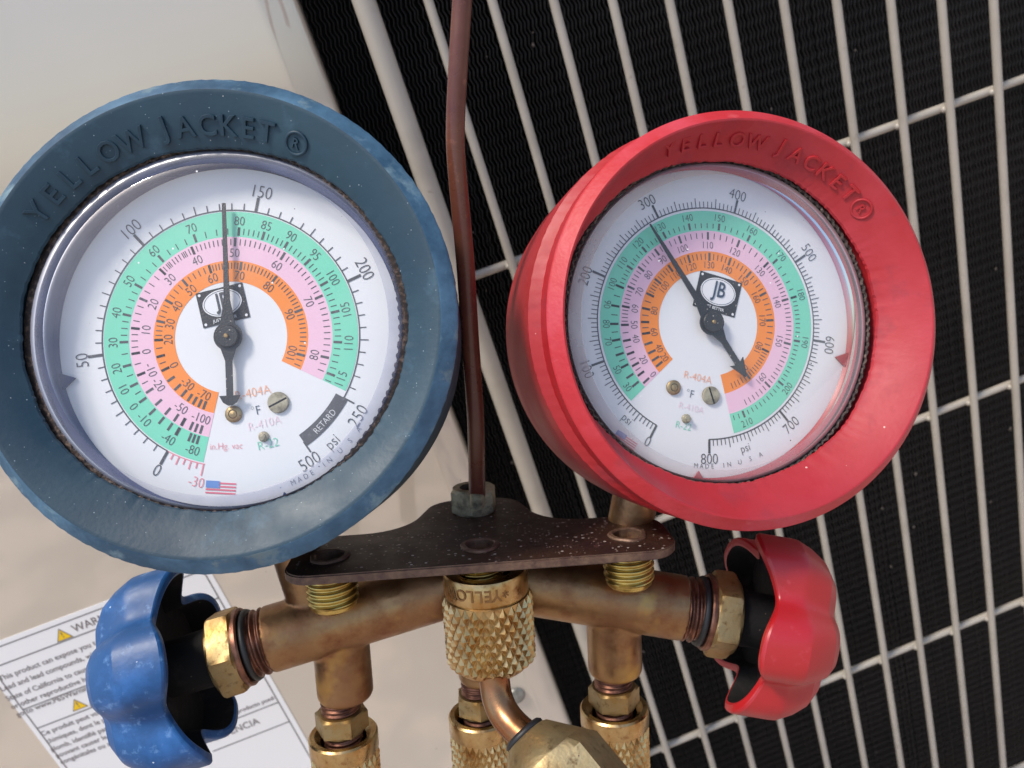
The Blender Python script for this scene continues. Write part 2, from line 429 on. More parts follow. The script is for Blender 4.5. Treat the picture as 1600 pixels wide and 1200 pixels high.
def boot_prof(e, l):
    """e: how far the front edge of the rubber stands above the dial"""
    return [(30, -33), (42, -32.6), (46.5, -30.5), (48.6, -26), (49.2, -18), (49.5, -4), (49.5, 0), (49.5, e-11), (49.4, e-9.4), (49.5, e-8.6), (50.2, e-7.8), (50.5, e-6.6), (50.55, e-3.1), (50.35, e-2.75), (50.1, e-2.55), (47.75, e-.2), (47.45, e), (47.1, e-.04), (46.8, e-.16), (43, l+(e-l)*.50), (41, l+(e-l)*.235), (39.4, l), (38.9, l-.35), (38.7, l-1), (39.6, l-1.7), (40.2, l-2.6), (40.2, -6)]

def build_gauge(parent, X, label, kind):
    """X: frame of the dial, z towards the viewer"""
    g = sub('pressure_gauge', parent, X, label)
    blue = kind == 'blue'
    rub = M['blue_rubber'] if blue else M['red_rubber']
    ox = 1.06 if blue else 1.05
    EDGE = 12.4 if blue else 14.0
    LIP = 8.2 if blue else 6.2
    CL = T(0, 0, LIP-8.2)
    HX = X @ (T(-.9, 1.3, 0) if blue else T(1.7, 0, 0))
    BX = HX
    ODX, ODY = (-.4, .7) if blue else (3.8, -.1)        # the outer rim sits a little off the hole
    def boot_face_z(r): return LIP+(r-39.4)/7.4*(EDGE-LIP)
    rnd = random.Random(3 if blue else 5)
    N = 360
    wob = [rnd.uniform(-.12, .12) for _ in range(N)]
    def bf(r, z, a):
        i = int(round(a/(2*math.pi)*N)) % N
        c, s = math.cos(a), math.sin(a)
        rr = r
        if r > 49 and 0 < z < 10: rr = r + .10*abs(math.cos(50*a)) - .05 + wob[i]*.4
        rr *= (1+.033*max(0, min(1, (r-42)/6))) if blue else (1-.026*max(0, min(1, (r-42)/6)))
        k = 1.0
        if r < 46.5: k = 1+(ox-1)*max(0, min(1, (46.5-r)/6.5))
        if z < 3: k = 1
        if r < 39.5 and z > LIP-1.2: rr += wob[i]*1.2 + .15*math.sin(7*a) + .1*math.sin(17*a+1)
        wo = max(0, min(1, (r-40.5)/6))*max(0, min(1, (z-(EDGE-9.2))/1.6))
        return (rr*c*k+ODX*wo, rr*s+ODY*wo, z)
    mb = MB().add(*lathe(boot_prof(EDGE, LIP), N, bf, cap0=True))
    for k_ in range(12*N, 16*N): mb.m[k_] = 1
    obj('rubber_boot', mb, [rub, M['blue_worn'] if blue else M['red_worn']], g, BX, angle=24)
    # raised lettering on the boot
    word = 'YELLOW JACKET'
    if blue: angs = [146.0, 139.4, 132.8, 126.6, 120.0, 112.8, None, 103.8, 97.8, 91.6, 85.6, 80.2, 75.0]; rl = 42.4; ra = 66.4; fs_ = 6.1
    else: angs = [113.2, 107.4, 101.6, 96.2, 90.0, 83.6, None, 75.6, 69.6, 64.0, 58.4, 53.0, 47.6]; rl = 42.6; ra = 41.0; fs_ = 5.2
    ex, bv = .32, .10
    glyphs([(c, fs_, ex, bv, .95) for c in set(word) if c != ' '] + [('R', 3.0, ex*.6, bv*.6, .95)])
    tilt = math.atan2(EDGE-LIP, 7.4)
    def letter_X(ang, r):
        a = math.radians(ang)
        wo = max(0, min(1, (r-40.5)/6))
        sc = (1+.033*max(0, min(1, (r-42)/6))) if blue else (1-.026*max(0, min(1, (r-42)/6)))
        kx = 1+(ox-1)*max(0, min(1, (46.5-r)/6.5))
        return Matrix.Translation((r*sc*math.cos(a)*kx+ODX*wo, r*sc*math.sin(a)+ODY*wo, boot_face_z(r)+(.2 if blue else .42))) @ RZ(a-math.pi/2) @ Matrix.Rotation(tilt, 4, 'X')
    for c, a in zip(word, angs):
        if a is None: continue
        v, f, _, _ = _fc[(c, fs_, ex, bv, .95)]
        LX = BX @ letter_X(a, rl)
        obj('raised_letter', MB().add(v, f), rub, g, LX, angle=40)
    v, f, _, _ = _fc[('R', 3.0, ex*.6, bv*.6, .95)]
    mb = MB().add(v, f)
    mb.add(*lathe([(2.05, -.2), (2.05, .2), (2.2, .32), (2.45, .32), (2.6, .2), (2.6, -.2)], 40))
    obj('registered_mark', mb, rub, g, BX @ letter_X(ra, rl-.3), angle=40)
    # seal, liner, dial
    mb = MB().add(*lathe([(38.9, 4.8), (39.0, 6.1), (39.5, 6.4), (40.1 if not blue else 41.5, 5.8)], 480, lambda r, z, a: r + (.22 if r > 38.95 and r < 39.6 else 0)*(1 if int(a/(2*math.pi)*480/2) % 2 else -1)))
    obj('seal_ring', mb, M['seal'], g, HX @ CL, angle=20)
    lin_m = M['blue_liner'] if blue else M['red_liner']
    mb = MB().add(*lathe([(37.9 if blue else 37.9, .2), (38.2 if blue else 38.2, .5), (38.6, 1.0), (38.75, 4.8 if blue else 3.6)], 128))
    for na in ((195, -70) if blue else (-13, -95)):
        a = math.radians(na)
        Xn = RZ(a)
        if na in (-70, -95): Xn = Xn @ T(38.2, 0, 0) @ Matrix.Diagonal((.62, .7, 1, 1)) @ T(-38.2, 0, 0)
        mb.add([(38.2, -1.9, .3), (35.0, 0, .3), (38.2, 1.9, .3), (38.2, -1.9, .9), (35.1, 0, .9), (38.2, 1.9, .9)], [(3, 4, 5)[::-1], (0, 1, 4, 3)[::-1], (1, 2, 5, 4)[::-1]], Xn, smooth=False)
    obj('bezel_liner', mb, lin_m, g, X)
    DXp = X @ (T(-1.5, .4, 0) if blue else T(.4, 0, 0))
    mb = MB().add(*lathe([(.01, 0), (20, 0), (38.2 if blue else 38.2, 0)], 128, (lambda r, z, a: (r*math.cos(a)*1.025, r*math.sin(a)*.985, z)) if blue else None))
    obj('dial_plate', mb, M['dial_white'], g, DXp)
    # printed scale
    rs = 28.5
    if blue:
        bands = [('green', 22.5, 28.15), ('pink', 17.15, 22.5), ('orange', 12.45, 17.15)]; a0, a1 = 258.6, -25
        pa = lambda p: 241.9-1.08*p if p >= 0 else 241.9+17.0*(-p)
        line0, line1 = 241.9, -36
    else:
        bands = [('green', 22.9, 27.8), ('pink', 17.8, 22.9), ('orange', 13.0, 17.8)]; a0, a1 = 223.5, -76.6
        pa = lambda p: 241.2-.4143*p
        line0, line1 = 241.2, -90.3
    for nm, r0, r1 in bands:
        obj(nm+'_band', MB().add(*annulus(r0, r1, a1, a0, .06)), M[nm], g, X)
    tk = MB()
    tk.add(*annulus(rs-.14, rs+.14, line1, line0, .10))
    nums = []       # (text, radius, angle, size, material, flip)
    if blue:
        for p in range(0, 250, 5):
            big = p % 50 == 0; mid = p % 25 == 0
            tk.add(*tick(rs, rs+(3.3 if big else 2.0 if mid else 1.55), pa(p), .62 if big else .22, .12))
        tk.add(*tick(rs-.2, rs+2.6, pa(250), .35, .12)); tk.add(*tick(rs-.2, rs+2.6, -54.6, .35, .12))
        tk.add(*annulus(rs-2.0, rs+1.0, -54.6, -28, .11))
        nums += [(str(p), 33.2, pa(p)+o, 3.7, 'ink', p == 250) for p, o in ((0, 0), (50, 1), (100, -1), (150, -1.2), (200, 1.5), (250, -3.5))]
        nums += [('500', 32.6, -57, 3.7, 'ink', True), ('psi', 32.8, -45.5, 3.2, 'ink', True)]
        nums += [('RETARD', rs-.45, -41.5, 1.9, 'white_ink', True)]
    else:
        for p in range(0, 801, 5):
            big = p % 100 == 0; mid = p % 25 == 0
            tk.add(*tick(rs, rs+(3.4 if big else 2.4 if mid else 1.6), pa(p), .55 if big else .19, .12))
        nums += [('0', 33.0, 241, 3.4, 'ink', True), ('100', 33.2, pa(100)+1, 3.4, 'ink', False)] 
        nums += [(str(p), 33.2, pa(p)+o, 3.4, 'ink', p >= 700) for p, o in ((200, 3), (300, 1.5), (400, .5), (500, 0), (600, -1), (700, 0), (800, 0))]
        nums += [('psi', 32.0, 228, 2.7, 'ink_fine', True), ('psi', 32.4, -73, 2.7, 'ink_fine', True)]
    def band_ticks(tab, rin, rout, lo, hi, steps, big=10):
        """ticks on the inner edge of a band for green, on the outer edge for the others"""
        t = lo
        while t <= hi+1e-6:
            st = [s for (tl, s) in steps if t >= tl][-1]
            p = interp(tab, t)
            if p is not None:
                bigt = abs(t/big-round(t/big)) < 1e-6
                tk.add(*tick(rin-(.25 if bigt else 0), rout+(.25 if bigt else 0), pa(p), .54 if bigt else .20, .12))
            t += st
    if blue:
        band_ticks(R22, 23.0, 24.4, -80, -10, [(-80, 10)], 10)
        band_ticks(R22, 23.0, 24.4, 0, 80, [(0, 5), (30, 2.5), (80, 2)], 10)
        band_ticks(R22, 23.0, 24.4, 80, 116, [(80, 1)], 5)
        band_ticks(R410, 20.6, 22.0, -100, 10, [(-100, 10)], 10); band_ticks(R410, 20.6, 22.0, -15, 40, [(-15, 5), (0, 2.5)], 10)
        band_ticks(R410, 20.6, 22.0, 30, 82, [(30, 1)], 10)
        band_ticks(R404, 15.3, 16.7, -70, 20, [(-70, 10)], 10); band_ticks(R404, 15.3, 16.7, 0, 60, [(0, 5), (20, 2.5), (50, 2)], 10)
        band_ticks(R404, 15.3, 16.7, 60, 102, [(60, 1)], 10)
        for t in (-80, -40, -10, 0, 10, 20, 30, 40, 50, 60, 70, 80, 85, 90, 95, 100, 105, 110, 115):
            r_ = 26.1; off = {-80: -1.0, -40: -2}.get(t, 0)
            nums.append((str(t), r_, pa(interp(R22, t))+off, 2.7, 'ink', t == 115 or t in (105, 110)))
        for t in (-100, -50, -20, -10, 0, 10, 20, 30, 40, 50, 60, 70, 80):
            nums.append((str(t), 18.9, pa(interp(R410, t))+{-100: -2.5, -50: -1}.get(t, 0), 2.6, 'ink', t == 80))
        for t in (-70, -30, 0, 20, 30, 40, 50, 60, 70, 80, 90, 100):
            nums.append((str(t), 13.9, pa(interp(R404, t))+{-70: -4, -30: -3}.get(t, 0), 2.6, 'ink', t == 100))
        nums += [('RETARD', 0, 0, 0, None, False)]
        nums.pop()
        # vacuum ticks
        vt = MB()
        vt.add(*annulus(rs-.1, rs+.1, 241.9, 259.5, .11))
        for k in range(1, 7):
            vt.add(*tick(rs, rs+(2.6 if k == 6 else 1.9 if k % 2 == 0 else 1.3), 241.9+17*k/6, .3, .12))
        obj('vacuum_ticks', vt, M['ink_red'], g, X, kind='stuff')
        nums.append(('-30', 32.6, 257.6, 3.0, 'ink_red', True))
    else:
        band_ticks(R22, 23.5, 25.1, 30, 100, [(30, 10)], 10); band_ticks(R22, 23.5, 25.1, 50, 100, [(50, 5)], 10)
        band_ticks(R22, 23.5, 24.7, 100, 180, [(100, 2)], 10); band_ticks(R22, 23.5, 24.7, 180, 212, [(180, 1)], 10)
        band_ticks(R410, 20.9, 22.4, 0, 50, [(0, 10)], 10); band_ticks(R410, 20.9, 22.4, 10, 60, [(10, 5), (50, 2)], 10)
        band_ticks(R410, 20.9, 22.3, 60, 130, [(60, 2)], 10); band_ticks(R410, 20.9, 22.3, 130, 166, [(130, 1)], 10)
        band_ticks(R404, 15.7, 17.3, 20, 90, [(20, 10)], 10); band_ticks(R404, 15.7, 17.3, 60, 90, [(60, 5)], 10)
        band_ticks(R404, 15.7, 17.2, 90, 180, [(90, 2)], 10); band_ticks(R404, 15.7, 17.2, 180, 195, [(180, 1)], 10)
        for t in (30, 50, 70, 80, 90, 100, 110, 120, 130, 140, 150, 160, 170, 180, 190, 200, 210):
            nums.append((str(t), 26.3, pa(interp(R22, t))+{30: -1.5, 50: 0}.get(t, 0), 2.3, 'ink', t >= 200))
        for t in (0, 20, 40, 50, 60, 70, 80, 90, 100, 110, 120, 130, 140, 150, 160):
            nums.append((str(t), 19.3, pa(interp(R410, t)), 2.3, 'ink', t >= 160))
        for t in (20, 40, 60, 80, 100, 110, 120, 130, 140, 150, 160, 170, 180, 190):
            nums.append((str(t), 14.4, pa(interp(R404, t))+{20: -2}.get(t, 0), 2.25, 'ink', t >= 180))
    obj('scale_ticks', tk, M['ink_fine'] if False else M['ink'], g, X, kind='stuff')
    nums = [(t, r, a, round(s*1.09, 3), mn, fl) for (t, r, a, s, mn, fl) in nums]
    roll0 = 14 if blue else -14
    def flip(a):
        la = (a-roll0+90) % 360-90
        return la < (2 if blue else 0) or la > 184
    nums = [(t, r, a, s, mn, flip(a)) for (t, r, a, s, mn, fl) in nums]
    glyphs([(t, s, 0, 0, .84) for (t, r, a, s, mname, fl) in nums])
    for (t, r, a, s, mname, fl) in nums:
        v, f, wd, ht = _fc[(t, s, 0, 0, .84)]
        ar = math.radians(a)
        rot = ar+math.pi/2 if fl else ar-math.pi/2
        LX = X @ Matrix.Translation((r*math.cos(ar), r*math.sin(ar), .15)) @ RZ(rot)
        obj('numeral' if t.lstrip('-').isdigit() else 'printed_word', MB().add(v, f, smooth=False), M[mname], g, LX)
    # loose words
    roll = 14 if blue else -14
    P = (lambda px, py: ((px-361)/7.053, (527-py)/7.053)) if blue else (lambda px, py: ((px-1107)/6.36/.974, (505-py)/6.36))
    words = ([('R-404A', 397, 613, 2.9, 'ink_orange', 12), ('°F', 402, 641, 2.9, 'ink_blue', 14), ('R-410A', 416, 661, 2.7, 'ink_pink', 14), ('R-22', 422, 693, 2.8, 'ink_green', 14), ('in.Hg. vac', 357, 698, 2.1, 'ink_red', 2)]
             if blue else [('R-404A', 1089, 590, 2.7, 'ink_orange', -12), ('°F', 1076, 615, 2.8, 'ink_blue', -12), ('R-410A', 1078, 637, 2.4, 'ink_pink', -12), ('R-22', 1065, 665, 2.5, 'ink_green', -12)])
    glyphs([(t, s, 0, 0, .9) for t, *_r in [(w_[0],) for w_ in words] for s in [next(q[3] for q in words if q[0] == t)]])
    for (t, px, py, s, mname, rot) in words:
        v, f, _, _ = _fc[(t, s, 0, 0, .9)]
        x, y = P(px, py)
        obj('printed_word', MB().add(v, f, smooth=False), M[mname], g, X @ T(x, y, .15) @ RZ(math.radians(rot)))
    made = 'MADE IN U.S.A.'
    if blue: mang = [(-101.5+67+i*0, 0) for i in range(0)]
    cs = [c for c in made]
    a_s, a_e = ((-66.0, -33.0) if blue else (-96.0, -65.0))
    mb = MB()
    glyphs([(c, 1.7, 0, 0, .9) for c in set(made) if c not in ' .'])
    for i, c in enumerate(cs):
        if c in ' .': continue
        a = math.radians(a_s+(a_e-a_s)*i/(len(cs)-1)); r = 35.0
        v, f, _, _ = _fc[(c, 1.7, 0, 0, .9)]
        mb.add(v, f, T(r*math.cos(a), r*math.sin(a), .14) @ RZ(a+math.pi/2), smooth=False)
    obj('origin_lettering', mb, M['ink_fine'], g, X, kind='stuff')
    # flag
    fx, fy = P(350, 763) if blue else P(978, 690)
    fr = RZ(math.radians(-3 if blue else -33)); fw, fh = (6.6, 2.6) if blue else (6.0, 2.0)
    if blue: fx, fy = -1.6, -33.2
    else: fx, fy = -21.6, -28.6
    FX = X @ T(fx, fy, .13) @ fr
    mb = MB()
    for k in range(4):
        y0 = -fh/2+fh*k/3.6
        mb.add([(-fw/2, y0, 0), (fw/2, y0, 0), (fw/2, y0+fh/7.6, 0), (-fw/2, y0+fh/7.6, 0)], [(0, 1, 2, 3)], mi=0, smooth=False)
    mb.add([(-fw/2, -.05, .03), (-.3, -.05, .03), (-.3, fh/2+.2, .03), (-fw/2, fh/2+.2, .03)], [(0, 1, 2, 3)], mi=1, smooth=False)
    obj('flag_print', mb, [M['flag_red'], M['flag_blue']], g, FX, kind='stuff')
    # maker's plate
    lx, ly = (-1.9, 7.1) if blue else (2.4, 7.2)
    LXp = X @ T(lx, ly, .16) @ RZ(math.radians(roll))
    hw, hh = (5.3, 4.0) if blue else (5.7, 4.45)
    js = 4.9 if blue else 5.4; oy = .55
    mb = MB(); mb.add([(-hw, -hh, 0), (hw, -hh, 0), (hw, hh, 0), (-hw, hh, 0)], [(0, 1, 2, 3)], smooth=False)
    obj('logo_plate', mb, M['pointer_black'], g, LXp)
    mb = MB()
    def oval(rx, ry, z, cx=0, cy=.6, n=48): return [(cx+rx*math.cos(2*math.pi*i/n), cy+ry*math.sin(2*math.pi*i/n), z) for i in range(n)], [tuple(range(n))]
    mb.add(*oval(4.4 if blue else 4.7, 3.0 if blue else 3.4, .04), smooth=False)
    for sx_ in (-1, 1):
        for sy_ in (-1, 1): mb.add(*oval(.32, .32, .05, sx_*(hw-.7), sy_*(hh-.65), 12), smooth=False)
    glyphs([('JUST BETTER', 1.0, 0, .015, .95), ('JB', js, 0, .06, .74)])
    v, f, _, _ = _fc[('JUST BETTER', 1.0, 0, .015, .95)]
    mb.add(v, f, T(-.2, -hh+.85, .08), smooth=False)
    obj('logo_oval', mb, M['white_ink'], g, LXp, kind='stuff')
    mb = MB()
    v, f, _, _ = _fc[('JB', js, 0, .06, .74)]
    mb.add(v, f, T(0, .6, .2), smooth=False)
    n = 48
    ov = []; of = []
    for i in range(n):
        a = 2*math.pi*i/n; ov += [((4.0 if blue else 4.3)*math.cos(a), .6+(2.62 if blue else 3.02)*math.sin(a), .08), ((4.12 if blue else 4.42)*math.cos(a), .6+(2.74 if blue else 3.14)*math.sin(a), .08)]
        j = (i+1) % n; of.append((2*i, 2*i+1, 2*j+1, 2*j))
    mb.add(ov, of, smooth=False)
    obj('logo_letters', mb, M['ink_blue'] if not blue else M['ink'], g, LXp, kind='stuff')
    # screws and stop pins on the dial
    def disc_screw(px, py, r, slot):
        x, y = P(px, py); SX = X @ T(x, y, 0)
        mb = MB()
        prof = [(r, 0), (r, .55), (r*.93, .8), (.01, .8)] if slot is not None else [(r, 0), (r, .5), (r*.8, .8), (r*.55, .85), (r*.5, .6), (r*.42, .9), (.01, 1.1)]
        mb.add(*lathe(prof, 32))
        if slot is not None:
            c = RZ(math.radians(slot)); h = r*.09
            mb.add([(-r*.92, -h, .81), (r*.92, -h, .81), (r*.92, h, .81), (-r*.92, h, .81)], [(0, 1, 2, 3)], c, mi=1, smooth=False)
        obj('dial_screw' if slot is not None else 'dial_rivet', mb, [M['steel'] if not (slot is None) else M['dull_brass'], M['grime']], g, SX)
    if blue:
        disc_screw(437, 629, 2.35, 28); disc_screw(368, 647, 1.85, None); 
        px_, py_ = 415, 682
    else:
        disc_screw(1109, 618, 2.25, -72); disc_screw(1049, 606, 1.8, None)
        px_, py_ = 1069, 654
    x, y = P(px_, py_)
    obj('stop_pin', MB().add(*lathe([(1.15, 0), (1.15, .4), (.95, .7), (.7, .75), (.65, 1.6), (.01, 1.7)], 24)), M['steel'], g, X @ T(x, y, 0))
    # pointer
    na = 92.9 if blue else 124.0
    NX = X @ T(0, 0, 1.7) @ RZ(math.radians(na-90))
    out = []
    L_ = 29.6 if blue else 28.2; Lt = 17.4 if blue else 15.6
    hub = 3.15
    pts = [(.28, L_), (.36, 20)]
    if blue: pts = [(.4, L_), (.5, 16), (.66, 8)]
    else: pts = [(.16, L_), (.42, 22), (.75, 7)]
    for p in pts: out.append(p)
    for k in range(9):
        a = math.radians(58-(116)*k/8); out.append((hub*math.cos(a), hub*math.sin(a)))
    out.append((.75, -5.4)); out.append((.72, -(Lt-4.4)))
    if blue: out += [(2.3, -(Lt-4.4)), (1.5, -(Lt-2.9)), (.4, -(Lt-2.2))]
    else: out += [(.8, -(Lt-3.6)), (2.1, -(Lt-4.2)), (.25, -Lt-.2)]
    poly = out + [(-x_, y_) for x_, y_ in out[::-1]]
    n = len(poly)
    vs = [(x_, y_, .35) for x_, y_ in poly]+[(x_, y_, 0) for x_, y_ in poly]
    fs = [tuple(range(n))[::-1], tuple(range(n, 2*n))]+[(i, (i+1) % n, n+(i+1) % n, n+i) for i in range(n)]
    obj('pointer', MB().add(vs, fs, smooth=False), M['pointer_black'], g, NX)
    obj('pointer_hub', MB().add(*lathe([(2.5, .36), (2.5, 1.0), (2.3, 1.2), (.01, 1.22)], 32)), M['pointer_black'], g, NX)
    obj('pointer_pin', MB().add(*lathe([(.5, 1.2), (.5, 1.6), (.3, 1.75), (.01, 1.75)], 16)), M['dull_brass'], g, NX)
    # crystal
    rr = 39.0
    sxl = lambda r, z, a: (r*math.cos(a)*(1.035 if blue else 1), r*math.sin(a), z)
    mb = MB().add(*lathe([(.01, 7.3), (20, 7.2), (34.6, 6.9), (35.6, 6.7)], 128, sxl))
    obj('crystal', mb, M['crystal'], g, HX @ CL, angle=60)
    mb = MB().add(*lathe([(35.6, 6.7), (35.9, 6.85), (37.2, 6.9), (38.2, 6.6), (38.8, 5.9), (38.85, 1.2 if blue else 2.6)], 128, sxl))
    obj('crystal_rim', mb, M['crystal_rim' if blue else 'crystal_rim_red'], g, HX @ CL, angle=60)
    return g

# ------------------------------------------------------------------ manifold frame
roll, yaw, tilt = math.radians(3.5), math.radians(3), math.radians(9)
gx = Vector((math.cos(roll)*math.cos(yaw), math.sin(roll), -math.sin(yaw))).normalized()
gy = Vector((0, math.cos(tilt), math.sin(tilt))); gy = (gy-gx*gy.dot(gx)).normalized()
gz = gx.cross(gy)
GO = U(750, 853, 194)
G = Matrix((gx, gy, gz)).transposed().to_4x4(); G.translation = GO
Gi = G.inverted()
def onG(px, py, zg):
    """manifold coordinates of the point behind a pixel on the plane z = zg"""
    d = Vector(((px-800)/F, (600-py)/F, -1.0))
    o = Gi @ Vector((0, 0, 0)); dd = Gi.to_3x3() @ d
    t = (zg-o.z)/dd.z
    return o+dd*t

man = root('gauge_manifold', 'brass two-valve manifold with blue and red booted gauges hanging by a brown hook', 'gauge manifold', G @ T(0, -40, -12))

XB = frame(U(361, 527, 175.8), (0, math.sin(math.radians(3)), math.cos(math.radians(3))))
yw, pt = math.radians(11.5), math.radians(2)
XR = frame(U(1107, 505, 195.0), (math.sin(yw), math.sin(pt), math.cos(yw)))
build_gauge(man, XB, 'larger looking gauge in a blue rubber boot', 'blue')
build_gauge(man, XR, 'gauge in a red rubber boot', 'red')

# --- body
ZB = -12.5
PL = onG(420, 999, ZB+3); PR = onG(1068, 950, ZB+3); PCL = onG(735, 903, ZB-1.5); PCR = onG(785, 903, ZB-1.5)
aL = (PL-PCL).normalized(); aR = (PR-PCR).normalized()
RB = 8.5
mb = MB()
mb.add(*tube([PCL-aL*12, PL], RB, 48)); mb.add(*tube([PCR-aR*12, PR], RB, 48))
pl = onG(531, 985, ZB); pr = onG(958, 950, ZB); pc = onG(748, 930, ZB-1)
plb = onG(531, 1090, ZB); prb = onG(958, 1052, ZB); pcb = onG(748, 1062, ZB-1)
down = Vector((0, -1, 0))
def port(top, bottom, r):
    prof = [(r, 0), (r, (top.y-bottom.y)-1.6), (r-.5, (top.y-bottom.y)-.5), (r-1.6, (top.y-bottom.y)), (.01, (top.y-bottom.y))]
    return lathe(prof, 48)
def downframe(p): return frame(p, (0, -1, 0), (1, 0, 0))
for t_, b_, r_ in ((pl, plb, 7.4), (pr, prb, 7.3), (pc, pcb, 6.8)):
    v, f = port(t_, b_, r_); f = f+[tuple(range(48))[::-1]]
    mb.add(v, f, downframe(t_))
# gauge stems rise square to each arm
nL = Vector((aL.y, -aL.x, 0)).normalized(); nL = nL if nL.y > 0 else -nL
nR = Vector((aR.y, -aR.x, 0)).normalized(); nR = nR if nR.y > 0 else -nR
sL = onG(502, 975, ZB); sR = onG(962, 938, ZB)
mb.add(*tube([sL-nL*3, sL+nL*30], 6.6, 40)); mb.add(*tube([sR-nR*3, sR+nR*34], 6.0, 40))
body = obj('manifold_body', mb, M['bronze'], man, G, angle=180)
rm = body.modifiers.new('blend', 'REMESH'); rm.mode = 'VOXEL'; rm.voxel_size = .00042; rm.use_smooth_shade = True
sm = body.modifiers.new('fillet', 'SMOOTH'); sm.factor = .6; sm.iterations = 9

# dark sealant where the ports meet the body
def valve(P0, ax, name, colour, kind, spins):
    A = frame(P0, ax, (0, 0, 1))             # local z outwards along the arm, local x towards the viewer
    X0 = G @ A
    v_ = sub('hand_valve', man, X0, kind)
    obj('thread_ring', MB().add(*thread(8.5, .9, 1.9, -.6, 5.4, 48)), M['copper_thread'], v_, X0, angle=60)
    obj('o_ring', MB().add(*lathe([(8.0, 3.4), (8.9, 3.6), (9.2, 4.3), (8.9, 5.0), (8.0, 5.2)], 48)), M['black_rubber'], v_, X0, angle=80)
    obj('nut_flange', MB().add(*lathe([(6, 5.2), (9.6, 5.2), (9.9, 5.6), (9.9, 6.6), (9.6, 7.1), (6, 7.1)], 64)), M['copper_thread'], v_, X0)
    obj('bonnet_nut', MB().add(*hexnut(11.4, 6.4, 13.2, math.radians(spins[0]), 1.0)), M['dull_brass'], v_, X0, angle=25)
    obj('valve_stem', MB().add(*lathe([(7.4, 13), (7.2, 20), (7.0, 27)], 40, cap0=True)), M['grime'], v_, X0)
    R_, dep = spins[3], 5.6
    ph = math.radians(spins[1])
    def rl(a): return R_-dep*(.5-.5*math.cos(5*(a-ph)))**2.1
    n = 192
    prof_o = [(.99, 0), (1.0, .5), (1.0, 3), (1.0, 6), (1.0, 9.5), (.995, 11), (.985, 11.6), (.92, 15), (.82, 18.4), (.68, 20.8), (.50, 22.1), (.3, 22.8), (.001, 23)]
    vs = []; fs = []; ms = []
    z_off = spins[2]
    def notch(a): return (.5-.5*math.cos(5*(a-ph)))**1.4
    def zs(a, t_): return t_+z_off+4.6*notch(a)*max(0, 1-t_/11)
    for (s_, t_) in prof_o:
        for i in range(n):
            a = 2*math.pi*i/n; r = rl(a)*s_ if s_ > .75 else (rl(a)*s_)
            vs.append((r*math.cos(a), r*math.sin(a), zs(a, t_)))
    for j in range(len(prof_o)-1):
        for i in range(n):
            k = (i+1) % n; fs.append((j*n+i, j*n+k, (j+1)*n+k, (j+1)*n+i)); ms.append(0)
    prof_i = [(.25, .0), (.6, -.3), (2.0, -.35), (2.6, .1), (3.2, 4), (3.8, 8.0)]
    b = len(vs)
    for (off, t_) in prof_i:
        for i in range(n):
            a = 2*math.pi*i/n; r = rl(a)-off
            vs.append((r*math.cos(a), r*math.sin(a), zs(a, t_)))
    for j in range(len(prof_i)-1):
        for i in range(n):
            k = (i+1) % n; fs.append((b+j*n+i, b+j*n+k, b+(j+1)*n+k, b+(j+1)*n+i)[::-1]); ms.append(0 if j < 3 else 1)
    fs.append(tuple(b+(len(prof_i)-1)*n+i for i in range(n))); ms.append(1)
    mb = MB(); mb.v = vs; mb.f = fs; mb.m = ms; mb.sm = [True]*len(fs)
    o = obj('knob', mb, [colour, M['grime']], v_, X0, angle=17)
    return v_
valve(PL, aL, 'knob', M['knob_blue'], 'hand valve with a blue lobed knob', (12, 29, 17.2, 25.2))
valve(PR, aR, 'knob', M['knob_red'], 'hand valve with a red lobed knob', (14, -5, 14.2, 24.0))

# --- bracket plate
def rounded(pts, radii, seg=6):
    out = []
    n = len(pts)
    for i in range(n):
        p = Vector(pts[i]); a = Vector(pts[i-1]); b = Vector(pts[(i+1) % n]); r = radii[i]
        if r <= 0: out.append(tuple(p)); continue
        u = (a-p).normalized(); v = (b-p).normalized(); ang = u.angle(v)
        d = min(r/math.tan(ang/2), (a-p).length*.49, (b-p).length*.49); r2 = d*math.tan(ang/2)
        c = p+(u+v).normalized()*(r2/math.sin(ang/2))
        s = p+u*d; e = p+v*d
        a0 = math.atan2(s.y-c.y, s.x-c.x); a1 = math.atan2(e.y-c.y, e.x-c.x)
        da = (a1-a0+math.pi) % (2*math.pi)-math.pi
        for k in range(seg+1):
            t = a0+da*k/seg; out.append((c.x+r2*math.cos(t), c.y+r2*math.sin(t)))
    return out
zf, zr, zh = 11.5, -15.0, -39.0
pts = [(-46, zf), (47, zf), (47, zr), (17.5, zr), (10.5, zh), (-12.5, zh), (-19.5, zr), (-46, zr)]
ol = rounded(pts, [6.5, 7.5, 9, 14, 9, 9, 14, 9], 8)
th = 2.3
import bmesh
bm = bmesh.new()
HOLES = (-36.5, 0, 36.5)
# plate with real holes: fill the outline and hole loops
def loop(b, pl_, y): return [b.verts.new((x*S, y*S, z*S)) for x, z in pl_]
edges = []
L0 = loop(bm, ol, 0)
hl = [[(hx+3.4*math.cos(2*math.pi*i/28), 3.4*math.sin(2*math.pi*i/28)) for i in range(28)] for hx in HOLES]
loops = [L0]+[loop(bm, h, 0) for h in hl]
for lp in loops:
    for i in range(len(lp)): edges.append(bm.edges.new((lp[i], lp[(i+1) % len(lp)])))
bmesh.ops.triangle_fill(bm, use_beauty=True, use_dissolve=False, edges=edges)
for f_ in bm.faces:
    f_.normal_update()
    if f_.normal.y < 0: f_.normal_flip()
ret = bmesh.ops.extrude_face_region(bm, geom=list(bm.faces))
nv = [e for e in ret['geom'] if isinstance(e, bmesh.types.BMVert)]
bmesh.ops.translate(bm, verts=nv, vec=(0, -th*S, 0))
